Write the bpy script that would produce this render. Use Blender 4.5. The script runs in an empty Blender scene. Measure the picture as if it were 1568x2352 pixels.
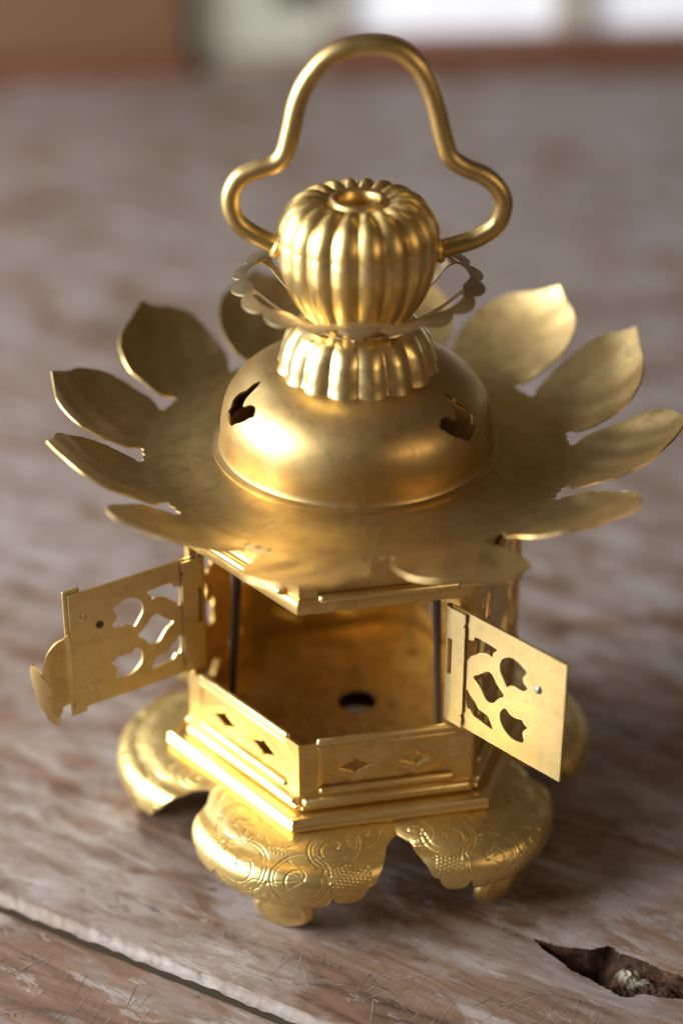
import bpy, math, random
import numpy as np
from mathutils import Vector, Matrix
from mathutils.geometry import delaunay_2d_cdt

random.seed(7); np.random.seed(7)
S = 0.01                       # lengths below are written in centimetres
R = math.radians
scene = bpy.context.scene
C = scene.collection

# ------------------------------------------------------------------ camera
cam_d = bpy.data.cameras.new('camera'); cam = bpy.data.objects.new('camera', cam_d); C.objects.link(cam)
cam.location = (-0.344*S, -41.675*S, 32.616*S)
pitch = R(30.49)
cam.rotation_mode = 'QUATERNION'
cam.rotation_quaternion = (Matrix.Rotation(math.pi/2 - pitch, 4, 'X') @ Matrix.Rotation(R(0.161), 4, 'Z')).to_quaternion()
cam_d.sensor_fit = 'VERTICAL'; cam_d.sensor_height = 36; cam_d.sensor_width = 24
cam_d.lens = 36*4800/2352
cam_d.clip_start = 0.005; cam_d.clip_end = 50
cam_d.dof.use_dof = True; cam_d.dof.focus_distance = 46.3*S; cam_d.dof.aperture_fstop = 4.1
cam_d.dof.aperture_blades = 9
scene.camera = cam
scene.render.resolution_x = 682; scene.render.resolution_y = 1024

# ------------------------------------------------------------------ world, lamps, exposure
w = bpy.data.worlds.new('World'); scene.world = w; w.use_nodes = True
bg = w.node_tree.nodes['Background']; bg.inputs[0].default_value = (0.64, 0.48, 0.33, 1); bg.inputs[1].default_value = 0.12

def area(name, loc, target, sx, sy, power, col):
    d = bpy.data.lights.new(name, 'AREA'); d.shape = 'RECTANGLE'; d.size = sx*S; d.size_y = sy*S
    d.energy = power; d.color = col
    o = bpy.data.objects.new(name, d); C.objects.link(o)
    o.location = Vector(loc)*S
    o.rotation_euler = (Vector(target)-Vector(loc)).to_track_quat('-Z', 'Y').to_euler()
    return o
area('window_light_left', (-75, -9, 33), (0, -2, 6), 54, 58, 22.0, (0.97, 0.98, 1.0))
area('window_light_left_back', (-72, 80, 70), (2, 2, 9), 46, 40, 1.9, (0.92, 0.96, 1.0))
area('room_light_warm', (62, -52, 44), (0, 0, 8), 28, 22, 1.0, (1.0, 0.72, 0.44))
scene.cycles.max_bounces = 8; scene.cycles.glossy_bounces = 5; scene.cycles.diffuse_bounces = 3

scene.view_settings.view_transform = 'Standard'; scene.view_settings.look = 'None'
scene.view_settings.exposure = 0.0; scene.view_settings.gamma = 1.0
scene.view_settings.use_curve_mapping = False

# ------------------------------------------------------------------ helpers
def tag(o, label=None, cat=None, group=None, kind=None):
    if label: o['label'] = label
    if cat: o['category'] = cat
    if group: o['group'] = group
    if kind: o['kind'] = kind
    return o
def empty(name, loc=(0, 0, 0), parent=None):
    o = bpy.data.objects.new(name, None); C.objects.link(o); o.location = Vector(loc)*S
    o.empty_display_size = 0.01
    if parent: o.parent = parent
    return o
def mesh(name, verts, faces, mat, parent=None, angle=40, smooth=True):
    me = bpy.data.meshes.new(name)
    v = (np.asarray(verts, float)*S)
    me.from_pydata(v.tolist(), [], [list(map(int, f)) for f in faces])
    me.update()
    if smooth:
        me.polygons.foreach_set('use_smooth', [True]*len(me.polygons))
        if angle < 179: me.set_sharp_from_angle(angle=R(angle))
    me.materials.append(mat)
    o = bpy.data.objects.new(name, me); C.objects.link(o)
    if parent: o.parent = parent
    return o
def dup(o, rz=None, parent=None, loc=None):
    c = o.copy(); C.objects.link(c)
    if rz is not None: c.rotation_euler = (0, 0, rz)
    if loc is not None: c.location = Vector(loc)*S
    c.parent = parent if parent else o.parent
    return c
def cr(P, n):                      # Catmull-Rom through points
    P = np.asarray(P, float)
    Q = np.vstack([2*P[0]-P[1], P, 2*P[-1]-P[-2]])
    out = []
    for i in range(len(P)-1):
        p0, p1, p2, p3 = Q[i:i+4]
        for k in range(n):
            t = k/n
            out.append(.5*((2*p1)+(-p0+p2)*t+(2*p0-5*p1+4*p2-p3)*t*t+(-p0+3*p1-3*p2+p3)*t**3))
    out.append(P[-1]); return np.array(out)
class MB:                          # collects pieces of ONE mesh
    def __init__(s): s.v = []; s.f = []
    def add(s, v, f):
        b = len(s.v); s.v += [tuple(map(float, q)) for q in v]; s.f += [tuple(b+i for i in g) for g in f]
    def build(s, *a, **k): return mesh(a[0], s.v, s.f, *a[1:], **k)
def grid_faces(nr, nc, wrap=False):
    F = []
    for i in range(nr-1):
        for j in range(nc if wrap else nc-1):
            j2 = (j+1) % nc
            F.append((i*nc+j, i*nc+j2, (i+1)*nc+j2, (i+1)*nc+j))
    return F
def lathe(prof, n, rad=None, dz=None):   # prof rows of (r,z); rad(az,s,r)->r
    V = []
    m = len(prof)
    for i, (r, z) in enumerate(prof):
        for j in range(n):
            a = 2*math.pi*j/n
            rr = rad(a, i/(m-1), r) if rad else r
            zz = z + (dz(a, i/(m-1)) if dz else 0)
            V.append((rr*math.sin(a), -rr*math.cos(a), zz))
    return V, grid_faces(m, n, True)
def tube(P, rad, n=16, caps=True):
    P = np.asarray(P, float); V = []
    up = np.array([0, 1, 0.0])
    for i, p in enumerate(P):
        t = P[min(i+1, len(P)-1)]-P[max(i-1, 0)]; t /= np.linalg.norm(t)
        a = np.cross(up, t)
        if np.linalg.norm(a) < 1e-3: a = np.cross([1, 0, 0], t)
        a /= np.linalg.norm(a); b = np.cross(t, a)
        r = rad[i] if hasattr(rad, '__len__') else rad
        for k in range(n):
            q = 2*math.pi*k/n; V.append(p+r*(a*math.cos(q)+b*math.sin(q)))
    F = grid_faces(len(P), n, True)
    if caps:
        F.append(tuple(range(n))[::-1]); F.append(tuple((len(P)-1)*n+k for k in range(n)))
    return V, F
def inside(pts, poly):
    pts = np.asarray(pts, float); poly = np.asarray(poly, float)
    x, y = pts[:, 0], pts[:, 1]; c = np.zeros(len(pts), bool)
    x0, y0 = poly[:, 0], poly[:, 1]; x1, y1 = np.roll(x0, 1), np.roll(y0, 1)
    for a, b, d, e in zip(x0, y0, x1, y1):
        m = ((b > y) != (e > y))
        if abs(e-b) > 1e-12: c ^= m & (x < (d-a)*(y-b)/(e-b)+a)
    return c
def resample(poly, h):
    poly = np.asarray(poly, float); out = []
    for a, b in zip(poly, np.roll(poly, -1, 0)):
        n = max(1, int(math.ceil(np.linalg.norm(b-a)/h)))
        for k in range(n): out.append(a+(b-a)*k/n)
    return np.array(out)
def smooth_loop(P, n=4):
    P = np.asarray(P, float); m = len(P); out = []
    for i in range(m):
        p0, p1, p2, p3 = P[i-1], P[i], P[(i+1) % m], P[(i+2) % m]
        for k in range(n):
            t = k/n
            out.append(.5*((2*p1)+(-p0+p2)*t+(2*p0-5*p1+4*p2-p3)*t*t+(-p0+3*p1-3*p2+p3)*t**3))
    return np.array(out)
def sheet(outer, holes, h, fmap, thick, mb=None):
    """flat outline with holes -> triangulated -> mapped to 3-D -> given thickness"""
    loops = [resample(outer, h)]+[resample(q, h) for q in holes]
    V = []; E = []
    for L in loops:
        b = len(V); V += [tuple(p) for p in L]
        E += [(b+i, b+(i+1) % len(L)) for i in range(len(L))]
    B = np.array(V)
    lo, hi = B.min(0), B.max(0)
    g = []
    row = 0; y = lo[1]+h*.5
    while y < hi[1]:
        xs = np.arange(lo[0]+(h*.5 if row % 2 else h*.1), hi[0], h)
        g += [(x, y) for x in xs]; y += h*.87; row += 1
    g = np.array(g)
    m = inside(g, loops[0])
    for q in loops[1:]: m &= ~inside(g, q)
    g = g[m]
    keep = np.array([np.min(((B-p)**2).sum(1)) > (.55*h)**2 for p in g]) if len(g) else np.zeros(0, bool)
    g = g[keep] if len(g) else g
    V += [tuple(p) for p in g]
    r = delaunay_2d_cdt([Vector(p) for p in V], E, [], 0, 1e-6)
    P2 = np.array([tuple(v) for v in r[0]]); T = np.array([f for f in r[2] if len(f) == 3])
    c = P2[T].mean(1)
    m = inside(c, loops[0])
    for q in loops[1:]: m &= ~inside(c, q)
    T = T[m]
    P3 = np.array([fmap(x, y) for x, y in P2])
    n = np.zeros_like(P3); fn = np.cross(P3[T[:, 1]]-P3[T[:, 0]], P3[T[:, 2]]-P3[T[:, 0]])
    for k in range(3): np.add.at(n, T[:, k], fn)
    n /= np.maximum(np.linalg.norm(n, axis=1), 1e-12)[:, None]
    N = len(P3)
    VV = np.vstack([P3, P3-n*thick])
    F = [tuple(t) for t in T]+[tuple(t[::-1]+N) for t in T]
    cnt = {}
    for t in T:
        for a, b in ((t[0], t[1]), (t[1], t[2]), (t[2], t[0])): cnt[(int(a), int(b))] = 1
    for (a, b) in list(cnt):
        if (b, a) not in cnt: F.append((b, a, a+N, b+N))
    used = np.zeros(2*N, bool)
    for f in F:
        for i in f: used[i] = True
    idx = -np.ones(2*N, int); idx[used] = np.arange(used.sum())
    return VV[used], [tuple(idx[i] for i in f) for f in F]
def box(x0, x1, y0, y1, z0, z1, b=0.02):
    # box with chamfered edges
    V = []; F = []
    cs = [(x, y, z) for x in (0, 1) for y in (0, 1) for z in (0, 1)]
    X = (x0, x1); Y = (y0, y1); Z = (z0, z1)
    idx = {}
    for (i, j, k) in cs:
        sx, sy, sz = (1-2*i)*b, (1-2*j)*b, (1-2*k)*b
        p = (X[i], Y[j], Z[k])
        for a in range(3):
            q = [p[0]+sx, p[1]+sy, p[2]+sz]; q[a] = p[a]
            idx[(i, j, k, a)] = len(V); V.append(q)
    for a in range(3):
        u, v = (a+1) % 3, (a+2) % 3
        for s in (0, 1):
            f = []
            for (p, q) in ((0, 0), (1, 0), (1, 1), (0, 1)):
                c = [0, 0, 0]; c[a] = s; c[u] = p; c[v] = q
                f.append(idx[(*c, a)])
            F.append(tuple(f if s else f[::-1]))
    for a in range(3):       # edges along axis a
        u, v = (a+1) % 3, (a+2) % 3
        for p in (0, 1):
            for q in (0, 1):
                c0 = [0, 0, 0]; c0[u] = p; c0[v] = q; c1 = list(c0); c1[a] = 1
                f = [idx[(*c0, u)], idx[(*c1, u)], idx[(*c1, v)], idx[(*c0, v)]]
                F.append(tuple(f if (p == q) else f[::-1]))
    for c in cs:
        f = [idx[(*c, 0)], idx[(*c, 1)], idx[(*c, 2)]]
        F.append(tuple(f if (sum(c) % 2) else f[::-1]))
    return V, F
def roll(x0, x1, y, z, r, ry=None, n=12):
    """half-round bead along x on a face whose outside is -y, with rounded ends"""
    ry = ry or r; V = []; e = min(r*.9, (x1-x0)*.2)
    st = [(x0, .35), (x0+e*.3, .8), (x0+e, 1), (x1-e, 1), (x1-e*.3, .8), (x1, .35)]
    for x, k in st:
        for i in range(n+1):
            t = math.pi*i/n
            V.append((x, y-ry*k*math.sin(t), z+r*k*math.cos(t)))
    F = [tuple(q[::-1]) for q in grid_faces(len(st), n+1)]
    F.append(tuple(range(n+1))); F.append(tuple(((len(st)-1)*(n+1)+i) for i in range(n+1))[::-1])
    return V, F
def fbm(x, y, seed=0, octs=5, base=1.0):
    rng = np.random.RandomState(seed); out = 0; amp = 1; f = base
    for _ in range(octs):
        for _k in range(3):
            a = rng.rand()*6.28; ph = rng.rand()*6.28
            out = out+amp*np.sin(f*(x*math.cos(a)+y*math.sin(a))+ph+1.7*np.sin(.6*f*(x*math.sin(a)-y*math.cos(a))+ph*2))
        amp *= .5; f *= 2.1
    return out/5.0

# ------------------------------------------------------------------ materials
def nodes(name):
    m = bpy.data.materials.new(name); m.use_nodes = True
    nt = m.node_tree; nt.nodes.clear()
    out = nt.nodes.new('ShaderNodeOutputMaterial'); bs = nt.nodes.new('ShaderNodeBsdfPrincipled')
    nt.links.new(bs.outputs[0], out.inputs[0])
    return m, nt, bs
def nd(nt, t, **k):
    n = nt.nodes.new(t)
    for a, v in k.items():
        if hasattr(n, a): setattr(n, a, v)
        else: n.inputs[a.replace('_', ' ')].default_value = v
    return n
def coords(nt, scale=(100, 100, 100), rot=(0, 0, 0), kind='Object'):
    tc = nt.nodes.new('ShaderNodeTexCoord'); mp = nt.nodes.new('ShaderNodeMapping')
    mp.inputs['Scale'].default_value = scale; mp.inputs['Rotation'].default_value = rot
    nt.links.new(tc.outputs[kind], mp.inputs['Vector']); return mp.outputs[0]
def noise(nt, vec, scale, detail=4, rough=.55, dist=0):
    n = nt.nodes.new('ShaderNodeTexNoise'); nt.links.new(vec, n.inputs['Vector'])
    n.inputs['Scale'].default_value = scale; n.inputs['Detail'].default_value = detail
    n.inputs['Roughness'].default_value = rough; n.inputs['Distortion'].default_value = dist
    return n.outputs['Fac']
def ramp(nt, fac, stops):
    r = nt.nodes.new('ShaderNodeValToRGB'); nt.links.new(fac, r.inputs[0])
    el = r.color_ramp.elements
    while len(el) < len(stops): el.new(.5)
    for e, (p, c) in zip(el, stops):
        e.position = p; e.color = (*c, 1) if hasattr(c, '__len__') else (c, c, c, 1)
    return r.outputs[0]
def mix(nt, fac, a, b, mode='MIX'):
    m = nt.nodes.new('ShaderNodeMix'); m.data_type = 'RGBA'; m.blend_type = mode
    if hasattr(fac, 'links'): nt.links.new(fac, m.inputs[0])
    else: m.inputs[0].default_value = fac
    for s, i in ((a, 6), (b, 7)):
        if hasattr(s, 'links'): nt.links.new(s, m.inputs[i])
        else: m.inputs[i].default_value = (*s, 1)
    return m.outputs[2]
def math_(nt, op, a, b=None):
    m = nt.nodes.new('ShaderNodeMath'); m.operation = op
    for i, s in enumerate((a, b)):
        if s is None: continue
        if hasattr(s, 'links'): nt.links.new(s, m.inputs[i])
        else: m.inputs[i].default_value = s
    return m.outputs[0]
def bump(nt, h, strength, dist, prev=None):
    b = nt.nodes.new('ShaderNodeBump'); nt.links.new(h, b.inputs['Height'])
    b.inputs['Strength'].default_value = strength; b.inputs['Distance'].default_value = dist*S
    if prev is not None: nt.links.new(prev, b.inputs['Normal'])
    return b.outputs[0]

def brass(name, c0, c1, r0, r1, tarnish=None, brushed=0, grime=0.35, bmp=.25):
    m, nt, bs = nodes(name)
    v = coords(nt)
    a = noise(nt, v, .9, 4, .6, .4)
    col = mix(nt, ramp(nt, a, [(.3, 0.0), (.7, 1.0)]), c0, c1)
    g = noise(nt, v, 3.1, 4, .65, .6)
    if tarnish:
        col = mix(nt, math_(nt, 'MULTIPLY', ramp(nt, g, [(.48, 0.0), (.72, 1.0)]), grime), col, tarnish)
    sp = noise(nt, v, 22, 2, .5)
    col = mix(nt, math_(nt, 'MULTIPLY', ramp(nt, sp, [(.68, 0.0), (.76, 1.0)]), grime*.5), col, tarnish or c1)
    nt.links.new(col, bs.inputs['Base Color'])
    bs.inputs['Metallic'].default_value = 1
    rr = nt.nodes.new('ShaderNodeMapRange'); nt.links.new(g, rr.inputs[0])
    rr.inputs[1].default_value = .3; rr.inputs[2].default_value = .7; rr.inputs[3].default_value = r0; rr.inputs[4].default_value = r1
    nt.links.new(rr.outputs[0], bs.inputs['Roughness'])
    hh = math_(nt, 'MULTIPLY', noise(nt, v, 26, 3, .6), .10*bmp)
    hh = math_(nt, 'ADD', hh, math_(nt, 'MULTIPLY', noise(nt, v, 1.9, 2, .5), .6*bmp))
    if brushed:
        vb = coords(nt, (400, 400, 12))
        hh = math_(nt, 'ADD', hh, math_(nt, 'MULTIPLY', noise(nt, vb, 6, 2, .6), .08*brushed))
    n1 = bump(nt, hh, 1.0, .05)
    nt.links.new(n1, bs.inputs['Normal'])
    return m
GOLD = brass('polished brass', (.84, .62, .25), (.72, .50, .17), .32, .46, (.42, .25, .08), grime=.5)
GOLDB = brass('bright stamped brass', (.88, .70, .34), (.82, .62, .26), .29, .40, (.56, .38, .13), grime=.35)
ROOF = brass('tarnished brass', (.64, .46, .19), (.53, .36, .14), .37, .48, (.36, .25, .12), grime=.5, bmp=.2)
PETAL = brass('dull leaf brass', (.64, .47, .21), (.53, .37, .15), .38, .50, (.36, .26, .13), grime=.6, bmp=.25)
CUP = brass('grey brown brass', (.58, .46, .28), (.48, .37, .22), .38, .5, (.32, .25, .16), grime=.6)
DOORM = brass('brushed brass', (.80, .66, .36), (.73, .58, .28), .36, .48, (.52, .39, .17), brushed=.5, grime=.5)
HANDLE = brass('satin brass wire', (.66, .49, .20), (.56, .40, .16), .32, .44, (.32, .22, .10), grime=.6, bmp=.25)
ENGR = brass('engraved brass', (.84, .65, .27), (.74, .54, .20), .34, .46, (.52, .37, .15), grime=.45, bmp=.15)
FLOORM = brass('stained brass floor', (.74, .54, .22), (.60, .41, .16), .36, .5, (.20, .13, .06), grime=.7, bmp=.25)
def plain(name, col, rough, metal=0, emit=None, es=0):
    m, nt, bs = nodes(name)
    v = coords(nt); n = noise(nt, v, 2.5, 5, .6)
    nt.links.new(mix(nt, ramp(nt, n, [(.3, 0.0), (.7, 1.0)]), tuple(c*.8 for c in col), tuple(min(1, c*1.15) for c in col)), bs.inputs['Base Color'])
    bs.inputs['Roughness'].default_value = rough; bs.inputs['Metallic'].default_value = metal
    if emit:
        bs.inputs['Emission Color'].default_value = (*emit, 1); bs.inputs['Emission Strength'].default_value = es
    return m
STEEL = plain('grey steel rivet', (.42, .44, .47), .35, 1)
BRONZE = plain('dark bronze rivet', (.13, .10, .06), .4, 1)
ROD = plain('dark enamelled rod', (.045, .030, .034), .4)

def wood(name, seed):
    m, nt, bs = nodes(name)
    v = coords(nt)                         # plank-local: x runs along the grain
    def st(sx, sy, off=0, rz=0):
        mp = nt.nodes.new('ShaderNodeMapping'); nt.links.new(v, mp.inputs[0])
        mp.inputs['Scale'].default_value = (sx, sy, 1); mp.inputs['Location'].default_value = (off+seed, off*.7, 0)
        mp.inputs['Rotation'].default_value = (0, 0, R(rz)); return mp.outputs[0]
    broad = noise(nt, st(.10, .20, 3), 1, 3, .55, .6)
    sxy = nt.nodes.new('ShaderNodeSeparateXYZ'); nt.links.new(v, sxy.inputs[0])
    sheen_tone = nt.nodes.new('ShaderNodeMapRange'); nt.links.new(sxy.outputs[0], sheen_tone.inputs[0])
    for i_, v_ in ((1, -5.0), (2, 22.0), (3, .07), (4, -.13)): sheen_tone.inputs[i_].default_value = v_
    broad = math_(nt, 'ADD', broad, sheen_tone.outputs[0])  # painted-in window sheen: planks greyer on the left, browner to the right
    grain = noise(nt, st(.20, 1.5, 7), 1, 5, .60, 1.2)
    fine = noise(nt, st(2.2, 17, 11), 1, 3, .7, .4)
    mott = noise(nt, st(.30, .62, 17), 1, 7, .62, .8)
    brown = ramp(nt, grain, [(.30, (.055, .028, .015)), (.42, (.125, .071, .043)), (.55, (.180, .112, .075)), (.70, (.235, .162, .12))])
    grey = ramp(nt, noise(nt, st(.55, 1.7, 57), 1, 5, .68, .5), [(.34, (.150, .105, .082)), (.48, (.232, .188, .165)), (.62, (.305, .265, .245)), (.74, (.37, .335, .32))])
    worn = math_(nt, 'ADD', mott, math_(nt, 'MULTIPLY', math_(nt, 'SUBTRACT', broad, .5), .55))  # wear mottle, shifted by the painted sheen drift
    wmask = ramp(nt, worn, [(.41, 0.0), (.48, .6), (.58, 1.0)])
    col = mix(nt, wmask, brown, grey)
    tick = ramp(nt, fine, [(.28, 1.0), (.38, 0.0)])
    col = mix(nt, math_(nt, 'MULTIPLY', tick, .55), col, (.085, .048, .032))
    pit = ramp(nt, noise(nt, st(.55, 1.9, 23), 1, 6, .70, .5), [(.615, 0.0), (.665, 1.0)])
    col = mix(nt, math_(nt, 'MULTIPLY', pit, .65), col, (.058, .030, .018))
    pale = ramp(nt, noise(nt, st(.28, .9, 31), 1, 7, .74, .3), [(.56, 0.0), (.60, 1.0)])
    col = mix(nt, math_(nt, 'MULTIPLY', pale, .45), col, (.40, .365, .345))
    nt.links.new(col, bs.inputs['Base Color'])
    rr = nt.nodes.new('ShaderNodeMapRange'); nt.links.new(mott, rr.inputs[0])
    rr.inputs[1].default_value = .3; rr.inputs[2].default_value = .7; rr.inputs[3].default_value = .62; rr.inputs[4].default_value = .46
    nt.links.new(rr.outputs[0], bs.inputs['Roughness'])
    bs.inputs['Specular IOR Level'].default_value = .42
    hh = math_(nt, 'MULTIPLY', grain, .6)
    for hsrc, k in ((mott, .8), (tick, -.14), (pit, -.28), (pale, .10), (wmask, -.12)):
        hh = math_(nt, 'ADD', hh, math_(nt, 'MULTIPLY', hsrc, k))
    nt.links.new(bump(nt, hh, .8, .08), bs.inputs['Normal'])
    return m
WOOD1 = wood('worn plank wood', 0); WOOD2 = wood('scratched plank wood', 53.7)

# ------------------------------------------------------------------ table top (setting)
O = np.array([-8.3, -4.16]); ga = math.atan2(-3.95, 7.19)      # the open joint between two planks
table = empty('table_top'); tag(table, 'worn brown wooden table top of old planks with an open joint', None, None, 'structure')
def frame(o):
    o.location = (O[0]*S, O[1]*S, 0); o.rotation_euler = (0, 0, ga)
def spaced(a, b, fine, lo, hi, grow=1.12):
    """grid lines: step 'fine' inside [lo,hi], growing outside"""
    mid = list(np.arange(lo, hi, fine)); L = []; x = lo; s = fine
    while x > a: s *= grow; x -= s; L.append(max(x, a))
    Rr = []; x = mid[-1]; s = fine
    while x < b: s *= grow; x += s; Rr.append(min(x, b))
    return np.array(sorted(set(L))+mid+Rr)
knot = smooth_loop([(11.45, 4.84), (12.09, 4.99), (12.61, 5.15), (13.06, 5.46), (13.3, 5.38), (13.51, 5.43), (14.05, 5.36), (14.47, 5.34), (14.95, 5.33), (15.5, 5.26), (16.2, 5.0), (15.57, 4.86), (15.12, 4.72), (14.7, 4.54), (14.24, 4.41), (14.05, 4.13), (13.67, 4.17), (13.14, 4.28), (12.59, 4.35), (12.19, 4.55), (11.81, 4.66)], 4)
knot = resample(knot, .05)
knot = knot + np.stack([fbm(knot[:, 0]*5, knot[:, 1]*5, 3, 3), fbm(knot[:, 0]*7, knot[:, 1]*7, 4, 4)], 1)*.05
def plank(name, xs, ys, hfun, mat, cut=None, par=None):
    X, Y = np.meshgrid(xs, ys); Z = hfun(X, Y)
    nr, nc = X.shape
    if name == 'worn_edge': Y = Y.copy(); Y[0] += 2.5; Z[0] = -1.2
    V = np.stack([X, Y, Z], -1).reshape(-1, 3)
    F = np.array(grid_faces(nr, nc))
    if cut is not None:
        c = V[F].mean(1)[:, :2]; F = F[~inside(c, cut)]
    o = mesh(name, V, F.tolist(), mat, par or table, 60)
    if par is None: frame(o)
    return o
def rear_h(X, Y):
    u = np.clip(Y/(.17+.05*np.sin(1.1*X+.5*np.sin(2.3*X))+.06*np.abs(fbm(X*5, X*0, 31, 4))), 0, 1)
    edge = -(1-u)**2.2*(.20+.06*fbm(X*2, Y*0, 11, 5))
    z = edge+.012*fbm(X*.5, Y*1.6, 5, 5)+(.03*fbm(X*3, Y*6, 6, 4)+.055*fbm(X*9, Y*14, 7, 5))*np.exp(-Y/.22)
    d = np.hypot((X-13.6)/2.4, (Y-4.7)/.75); z = z-.10*np.exp(-(d/1.05)**4)
    return np.where(Y < .003, -2.2, z)
def front_h(X, Y):
    u = np.clip(-(Y+.25)/.10, 0, 1)
    z = -(1-u)**2*(.09+.05*fbm(X*3, Y*0, 21, 4))+.012*fbm(X*.6, Y*1.8, 8, 5)-.05
    return np.where(Y > -.245, -2.2, z)
ysr = np.concatenate([[0.0, .004, .02, .05, .09, .13, .18, .23, .29, .36, .45], spaced(.5, 41, .032, 3.8, 5.5, 1.10)])
ysr = np.unique(np.round(ysr, 4))
yse = ysr[ysr <= .231]; ysr = ysr[ysr >= .229]
p1 = plank('plank', spaced(-150, 170, .045, 2, 17.3, 1.08), ysr, rear_h, WOOD1, knot)
EDGEW = wood('pale worn edge wood', 91.3)
for n_ in EDGEW.node_tree.nodes:
    if n_.type == 'BSDF_PRINCIPLED': bsn = n_
lk = bsn.inputs['Base Color'].links[0].from_socket
bsn.inputs['Specular IOR Level'].default_value = .1
EDGEW.node_tree.links.new(mix(EDGEW.node_tree, .4, lk, (.36, .33, .30)), bsn.inputs['Base Color'])
pe = plank('worn_edge', spaced(-150, 170, .045, -1, 12, 1.08), yse, rear_h, EDGEW, None, p1)
tag(p1, 'brown plank with a dark knot hole under the lantern')
p2 = plank('plank', spaced(-150, 170, .07, -1, 18, 1.10), np.concatenate([-spaced(.3, 60, .08, .3, 4, 1.12)[::-1], [-.295, -.275, -.262, -.25, -.24]]), front_h, WOOD2)
tag(p2, 'scratched grey brown plank nearest the viewer')
p3 = plank('plank', np.linspace(-150, 170, 120), np.concatenate([[41.0, 41.2], np.linspace(41.6, 140, 60)]), lambda X, Y: np.where(Y < 41.1, -.5, .01*fbm(X*.3, Y, 9, 3)), WOOD2)
# knife marks: torn pale fibres and the dirty cuts beside them, too many to pick apart
def scratches(name, n, box_, mat, seed, lift, wid, clusters):
    rng = random.Random(seed); mb = MB()
    for _ in range(n):
        if rng.random() < .55:
            cx, cy, an, sp_ = rng.choice(clusters)
            x = cx+rng.gauss(0, sp_); y = cy+rng.gauss(0, sp_*.8); an = an+rng.gauss(0, 9)
        else:
            x = rng.uniform(box_[0], box_[1]); y = rng.uniform(box_[2], box_[3]); an = rng.choice((60, 40, 105, 80, 10, 130))+rng.gauss(0, 12)
        ln_ = rng.uniform(.10, .42)*rng.choice((.5, 1, 1, 2.0)); wd = wid*rng.uniform(.35, 1.2)
        if -.95 < y < 1.0: continue
        if y > 0 and (10.8 < x < 17 and 3.3 < y < 6): continue
        hf = rear_h if y > 0 else front_h
        a = R(an); bend = rng.gauss(0, .02); K = 6; T = np.linspace(-1, 1, K+1)
        P_ = [(x+math.cos(a)*t*ln_-math.sin(a)*bend*t*t*ln_, y+math.sin(a)*t*ln_+math.cos(a)*bend*t*t*ln_) for t in T]
        zb = hf(np.array([p[0] for p in P_]), np.array([p[1] for p in P_]))
        V = []
        for (px_, py_), z_, t in zip(P_, zb, T):
            ww = wd*(1-t*t)**.7*(.8+.3*rng.random())
            for e in (-1, 0, 1): V.append((px_-math.sin(a)*ww*e, py_+math.cos(a)*ww*e, float(z_)+(lift if e == 0 else .001)+.004))
        mb.add(V, grid_faces(K+1, 3))
    o = mb.build(name, mat, table, angle=60); frame(o); tag(o, None, None, None, 'stuff'); return o
TORN = plain('torn pale wood fibre', (.27, .22, .185), .75); DIRT = plain('dirty cut in wood', (.10, .066, .05), .85)
cl = [(1.6, -1.6, 62, .5), (3.2, -2.3, 85, .6), (4.6, -1.5, 98, .5), (2.6, -3.2, 50, .6), (8.6, 1.6, 75, .7), (10.4, 1.2, 92, .7), (12.2, 2.4, 68, .6), (13.6, 2.6, 100, .6), (6.6, .9, 110, .6), (14.8, 3.0, 85, .5), (11.0, 3.2, 30, .7), (9.5, 2.6, 55, .6)]
scratches('scratch_fibres', 170, (-1, 17, -5, 7), TORN, 5, .004, .010, cl)
scratches('scratch_cuts', 34, (-1, 17, -5, 7), DIRT, 6, .001, .008, cl)
# the rotten knot
m, nt, bs = nodes('rotten knot wood')
v = coords(nt)
a = noise(nt, v, 2.3, 8, .7, .8)
c = ramp(nt, a, [(.3, (.014, .009, .007)), (.52, (.05, .028, .018)), (.72, (.17, .08, .045))])
sx = nt.nodes.new('ShaderNodeSeparateXYZ'); nt.links.new(v, sx.inputs[0])
px = math_(nt, 'ABSOLUTE', math_(nt, 'SUBTRACT', sx.outputs[0], 13.85)); py = math_(nt, 'ABSOLUTE', math_(nt, 'SUBTRACT', sx.outputs[1], 4.95))
pd = math_(nt, 'ADD', math_(nt, 'MULTIPLY', px, 1.35), math_(nt, 'MULTIPLY', py, 2.0))
pd = math_(nt, 'ADD', pd, math_(nt, 'MULTIPLY', noise(nt, v, 3.5, 6, .7), 1.2))
c = mix(nt, ramp(nt, math_(nt, 'MULTIPLY', pd, .5), [(.46, 1.0), (.68, 0.0)]), c, (.33, .30, .235))
nt.links.new(c, bs.inputs['Base Color']); bs.inputs['Roughness'].default_value = .85; bs.inputs['Specular IOR Level'].default_value = .12
nt.links.new(bump(nt, noise(nt, v, 9, 8, .7, .5), .9, .06), bs.inputs['Normal'])
ks = np.linspace(0, 1, 44); cen = np.array([13.75, 4.78])
ko = cen+(knot-cen)*np.array([1.02, 1.08])
V = []
for t in ks:
    q = cen+(ko-cen)*(1-t)
    sh = np.clip((q[:, 0]-12.9)/.7, 0, 1); sh = sh*sh*(3-2*sh)
    dep = -.10-(.13+1.1*(1-sh))*np.clip(t*2.2, 0, 1)**.6+(.16*fbm(q[:, 0]*5, q[:, 1]*7, 15, 5)+.05*fbm(q[:, 0]*19, q[:, 1]*23, 16, 3))*min(1, t*4)
    dep = dep-.02
    V += [(x, y, z) for (x, y), z in zip(q, dep)]
ko_o = mesh('knot_hole', V, grid_faces(44, len(knot), True), m, table, 70); frame(ko_o)
tag(ko_o, 'dark rotten knot hole with a pale patch inside')

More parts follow.
